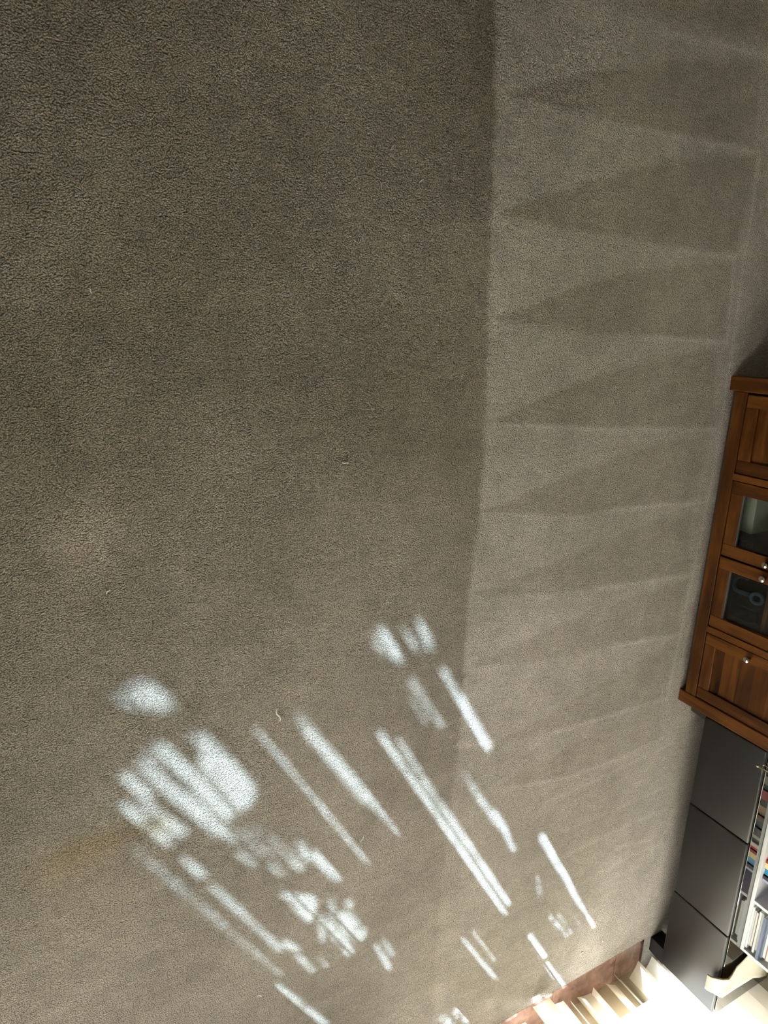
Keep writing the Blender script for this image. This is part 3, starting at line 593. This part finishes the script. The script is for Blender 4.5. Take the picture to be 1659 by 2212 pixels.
for k, (x, yy, r, h, lb) in enumerate(((0.994, 2.355, 0.027, 0.125, 'taller clear glass jar next to the blue tube in the cabinet'), (1.046, 2.335, 0.0225, 0.092, 'shorter clear glass jar nearest the panelled right door in the cabinet'))):
    j = tag(empty('glass_jar', (x, yy, 0.066)), lb, 'jar', 'glass jars in the cabinet')
    MB().lathe([(r * 0.85, 0.0), (r, 0.006), (r, h * 0.72), (r * 0.8, h * 0.86), (r * 0.62, h * 0.90), (r * 0.62, h)], (x, yy, 0.0662), 'Z', 28).build('body', M['jar'], j, True)
    MB().lathe([(r * 0.70, 0.0), (r * 0.74, 0.003), (r * 0.74, 0.014), (r * 0.6, 0.017)], (x, yy, 0.0665 + h), 'Z', 24).build('lid', M['black_matte'], j, True)

# ---------------------------------------------------------------- low black bench
bench = tag(empty('low_bench', (2.11, 2.43, 0)), 'long low black satin storage bench with smoked glass top', 'bench')
MB().box(1.480, 2.734, 2.264, 2.62, 0.078, 0.3225, 0.003).build('body', M['black'], bench)
for a, b in ((1.478, 1.8842), (1.8868, 2.3335), (2.3361, 2.737)):
    MB().box(a, b, 2.25, 2.2645, 0.076, 0.3335, 0.0062, 4).build('front_panel', M['black'], bench, True)
MB().box(1.472, 2.752, 2.2675, 2.625, 0.3245, 0.335, 0.0008, 1).build('top', M['gloss_top'], bench)
for x0, x1, y0, y1 in ((1.484, 1.506, 2.266, 2.335), (2.672, 2.752, 2.262, 2.335), (1.484, 1.506, 2.53, 2.60), (2.672, 2.752, 2.53, 2.60)):
    MB().poly([(x0 + 0.004, y0 + 0.004, 0), (x1 - 0.004, y0 + 0.004, 0), (x1, y0 - 0.001, 0.079), (x0, y0 - 0.001, 0.079)], (0, y1 - y0, 0)).build('leg', M['black_matte'], bench)

# brass wire prongs poking over the front edge
wr = tag(empty('wire_stand', (1.57, 2.29, 0.335)), 'thin brass wire stand with prongs poking past the bench front', 'wire stand')
MB().tube([(1.511, 2.188, 0.3405), (1.520, 2.202, 0.3405), (1.560, 2.264, 0.3385), (1.606, 2.335, 0.3385)], [0.0034, 0.0030, 0.0018, 0.0018], 8).build('prong', M['brass'], wr, True)
MB().tube([(1.522, 2.228, 0.3395), (1.528, 2.240, 0.3385), (1.560, 2.290, 0.3385), (1.585, 2.335, 0.3385)], [0.0024, 0.0020, 0.0017, 0.0017], 8).build('prong', M['brass'], wr, True)
MB().tube([(1.575, 2.337, 0.3385), (1.620, 2.337, 0.3385)], 0.0022, 8).build('crossbar', M['brass'], wr, True)

# white cubby shelf on the bench
bc = tag(empty('book_cubby', (1.97, 2.46, 0.335)), 'white laminate shelf unit of books standing on the black bench', 'shelf unit')
ZB = 0.3355
MB().box(1.500, 2.443, 2.352, 2.580, ZB, ZB + 0.0135, 0.0008, 1).build('bottom_board', M['white_board'], bc)
for nm, a, b in (('side_panel', 1.500, 1.5135), ('divider', 2.1835, 2.197), ('side_panel', 2.4295, 2.443)):
    MB().box(a, b, 2.352, 2.580, ZB + 0.0137, 0.690, 0.0008, 1).build(nm, M['white_board'], bc)
MB().box(1.5137, 2.4293, 2.573, 2.580, ZB + 0.0137, 0.690).build('back_panel', M['white_board'], bc)
MB().box(1.500, 2.443, 2.352, 2.580, 0.6902, 0.7035, 0.0008, 1).build('top', M['white_board'], bc)
ZS = ZB + 0.0137
def book(x0, x1, h, d, y0, c, label):
    b = tag(empty('book', ((x0 + x1) / 2, y0 + d / 2, ZS)), label, 'book', 'upright books in the white shelf unit')
    t = min(0.0022, (x1 - x0) * 0.18)
    MB().box(x0, x0 + t, y0 + t, y0 + d, ZS, ZS + h).box(x1 - t, x1, y0 + t, y0 + d, ZS, ZS + h).box(x0, x1, y0, y0 + t, ZS, ZS + h, t * 0.4, 1).build('cover', colour(c), b)
    MB().box(x0 + t, x1 - t, y0 + t, y0 + d - 0.004, ZS + 0.003, ZS + h - 0.003).build('pages', colour((0.72, 0.68, 0.58), 0.9), b)
BK = [(1.525, 1.560, .21, (.035, .02, .012), 'dark brown book at the cabinet end of the book row'),
      (1.562, 1.598, .23, (.012, .016, .04), 'navy book beside the dark brown one at the row end'),
      (1.600, 1.655, .24, (.012, .012, .012), 'thick black book left of the grey-green book'),
      (1.657, 1.692, .22, (.23, .25, .18), 'grey-green book left of the first teal book'),
      (1.694, 1.716, .20, (.02, .08, .09), 'slim teal book between grey-green and red books'),
      (1.718, 1.758, .22, (.34, .03, .035), 'crimson book between teal and black books'),
      (1.760, 1.790, .21, (.011, .010, .012), 'black book between the crimson and the tan book'),
      (1.792, 1.832, .23, (.30, .20, .11), 'broad tan book left of the brown one'),
      (1.834, 1.858, .22, (.13, .075, .03), 'brown book between the tan and the dark teal book'),
      (1.860, 1.888, .21, (.016, .07, .075), 'dark teal book right of the brown book'),
      (1.890, 1.926, .23, (.03, .033, .03), 'charcoal book right of the dark teal one'),
      (1.928, 1.944, .22, (.42, .42, .40), 'pale grey book right of the charcoal book'),
      (1.946, 1.960, .21, (.008, .008, .010), 'thin black book between pale grey and white books'),
      (1.962, 1.980, .22, (.72, .72, .70), 'white book left of the pink-red one'),
      (1.982, 1.994, .21, (.80, .07, .09), 'thin pink-red book beside the white book'),
      (1.996, 2.008, .20, (.22, .01, .012), 'thin dark red book left of the yellow book'),
      (2.010, 2.036, .20, (.84, .66, .30), 'cream yellow book left of the blue one'),
      (2.038, 2.066, .21, (.02, .24, .50), 'bright blue book right of the yellow one'),
      (2.068, 2.084, .20, (.007, .007, .010), 'thin black book between blue and lavender books'),
      (2.086, 2.098, .19, (.42, .40, .62), 'lavender book at the window end of the row')]
for k, (x0, x1, h, c, lb) in enumerate(BK): book(x0, x1, h, 0.165, 2.372 + (k * 7 % 5) * 0.002, c, lb)
MG = [(.0075, (.74, .76, .76), 'white magazine at the very bottom of the flat stack'), (.0065, (.58, .60, .62), 'light grey magazine second from the bottom of the flat stack'),
      (.0075, (.74, .70, .58), 'cream magazine third from the bottom of the flat stack'), (.0045, (.010, .010, .012), 'thin black magazine in the lower half of the flat stack'),
      (.0085, (.80, .80, .78), 'white magazine resting on the thin black one'), (.0075, (.50, .52, .48), 'grey magazine in the middle of the flat stack'),
      (.0060, (.78, .78, .77), 'white magazine under the slate blue ones'), (.0110, (.10, .13, .22), 'slate blue magazine jutting out of the flat stack'),
      (.0060, (.20, .24, .28), 'grey-blue magazine above the jutting slate blue one'), (.0085, (.76, .76, .72), 'off-white magazine above the grey-blue one'),
      (.0075, (.34, .13, .08), 'rust brown magazine near the top of the flat stack'), (.0090, (.78, .74, .60), 'cream magazine on top of the flat stack')]
z = ZS + 0.0003
random.seed(8)
for k, (t, c, lb) in enumerate(MG):
    x0 = 2.213 + random.uniform(0, 0.022); x1 = 2.412 + random.uniform(-0.012, 0.010); y0 = 2.357 + random.uniform(0.0, 0.010); y1 = 2.545
    if k == 7: y0 = 2.345; x1 = 2.425
    g = tag(empty('magazine', ((x0 + x1) / 2, (y0 + y1) / 2, z)), lb, 'magazine', 'flat magazine stack in the white shelf unit')
    MB().box(x0, x1, y0, y1, z, z + t * 0.14).box(x0, x1, y0, y1, z + t * 0.86, z + t).box(x0, x1, y0, y0 + 0.0012, z + t * 0.14, z + t * 0.86).build('cover', colour(c, 0.3), g)
    MB().box(x0 + 0.001, x1 - 0.002, y0 + 0.0012, y1 - 0.002, z + t * 0.14, z + t * 0.86).build('pages', colour((0.70, 0.69, 0.66), 0.8), g)
    z += t + 0.0004

# cream paper sheet curling over the front edge of the bench
def make_paper():
    rows = [(2.600, .3415, 2.520, 2.722), (2.545, .3415, 2.503, 2.700), (2.490, .342, 2.497, 2.672), (2.425, .343, 2.497, 2.666), (2.370, .345, 2.513, 2.656),
            (2.335, .346, 2.521, 2.652), (2.298, .350, 2.531, 2.645), (2.266, .354, 2.528, 2.636), (2.244, .352, 2.520, 2.622), (2.230, .340, 2.520, 2.612),
            (2.224, .326, 2.532, 2.614), (2.224, .312, 2.541, 2.620), (2.2265, .298, 2.545, 2.624)]
    n = 13; bm = bmesh.new(); top, bot = [], []; rnd = random.Random(4)
    for i, (y_, z_, a, b) in enumerate(rows):
        ra, rb = [], []
        fr = max(0.0, min(1.0, (i - 4) / 4.0)) * (1.0 if i < 10 else 0.7)
        for k in range(n):
            u = k / (n - 1); x = a + (b - a) * u
            lift = 0.014 * fr * (1 - u) ** 2 + rnd.uniform(-1, 1) * 0.0006 + 0.0012 * math.sin(9 * u + i)
            th = 0.0012 + 0.007 * fr * max(0.0, 1 - u * 2.2)
            if i < 8: p = Vector((x, y_, z_ + abs(lift))); q = p - Vector((0, 0, th))
            else: p = Vector((x, y_ - abs(lift) * 0.7, z_ + lift * 0.4)); q = p + Vector((0, th * 0.8, -th * 0.4))
            if q.z < 0.3358 and q.y > 2.2445: q.z = 0.3358
            if q.y > 2.2445 and q.z < 0.336: q.z = 0.336
            ra.append(bm.verts.new(p)); rb.append(bm.verts.new(q))
        top.append(ra); bot.append(rb)
    for i in range(len(rows) - 1):
        for k in range(n - 1):
            bm.faces.new((top[i][k], top[i][k + 1], top[i + 1][k + 1], top[i + 1][k]))
            f = bm.faces.new((bot[i][k], bot[i + 1][k], bot[i + 1][k + 1], bot[i][k + 1])); f.material_index = 1
        f = bm.faces.new((top[i][0], top[i + 1][0], bot[i + 1][0], bot[i][0])); f.material_index = 1 if i > 4 else 0
        bm.faces.new((top[i][-1], bot[i][-1], bot[i + 1][-1], top[i + 1][-1]))
    for k in range(n - 1):
        bm.faces.new((top[0][k], bot[0][k], bot[0][k + 1], top[0][k + 1])); bm.faces.new((top[-1][k], top[-1][k + 1], bot[-1][k + 1], bot[-1][k]))
    bmesh.ops.recalc_face_normals(bm, faces=bm.faces[:])
    me = bpy.data.meshes.new('paper_sheet'); bm.to_mesh(me); bm.free(); me.materials.append(M['paper']); me.materials.append(M['paper_in'])
    for p in me.polygons: p.use_smooth = True
    o = bpy.data.objects.new('paper_sheet', me); col.objects.link(o)
    return o
tag(make_paper(), 'crumpled cream paper sheet with tan lining curling over the bench front edge', 'paper')

# lint and crumbs on the carpet
def lint(x, y_, L, an, r, label, group=None):
    rnd = random.Random(int(x * 1000) + int(y_ * 77)); pts = []
    for k in range(11):
        u = k / 10 - 0.5; w = math.sin(k * 0.62 + x * 9) * L * 0.09
        pts.append((x + u * L * math.cos(an) - w * math.sin(an), y_ + u * L * math.sin(an) + w * math.cos(an), r * 0.9 + 0.0008 + 0.0006 * math.sin(k)))
    rr = [r * (0.45 + 0.55 * math.sin(math.pi * (k + 0.6) / 11.2)) for k in range(11)]
    tag(MB().tube(pts, rr, 7).build('lint', M['lint'], None, True), label, 'lint', group)
lint(1.020, 0.517, 0.042, 0.15, 0.0022, 'pale thread of lint at the edge of the sunlit stripes', 'lint on the carpet')
for x, y_, L, an, r, lb in (
        (-0.373, 0.818, 0.016, 2.3, 0.0011, 'tiny pale lint fleck, farther left of a close pair on the dark carpet'),
        (-0.314, 0.901, 0.014, 2.0, 0.0011, 'tiny pale lint fleck, farther right of a close pair on the dark carpet'),
        (0.353, 0.708, 0.018, 1.3, 0.0014, 'pale lint fleck lying alone in the middle of the carpet'),
        (-0.037, 0.151, 0.010, 0.5, 0.0016, 'pale lint speck near the left edge, above the pale worn patch'),
        (0.598, 0.129, 0.012, 2.4, 0.0016, 'pale lint speck near the left edge, just below the pale worn patch'),
        (2.528, 1.938, 0.014, 0.2, 0.0020, 'white crumb on the carpet nearest the bench foot'),
        (2.524, 1.821, 0.012, 1.3, 0.0018, 'white crumb near the tiles, the one farther from the bench foot'),
        (1.528, 0.776, 0.022, 2.6, 0.0009, 'hair-thin lint across the end of a thin sun stripe'),
        (1.959, 0.440, 0.018, 1.0, 0.0012, 'pale lint beside the bottommost sun stripe')):
    lint(x, y_, L, an, r, lb, 'lint on the carpet')
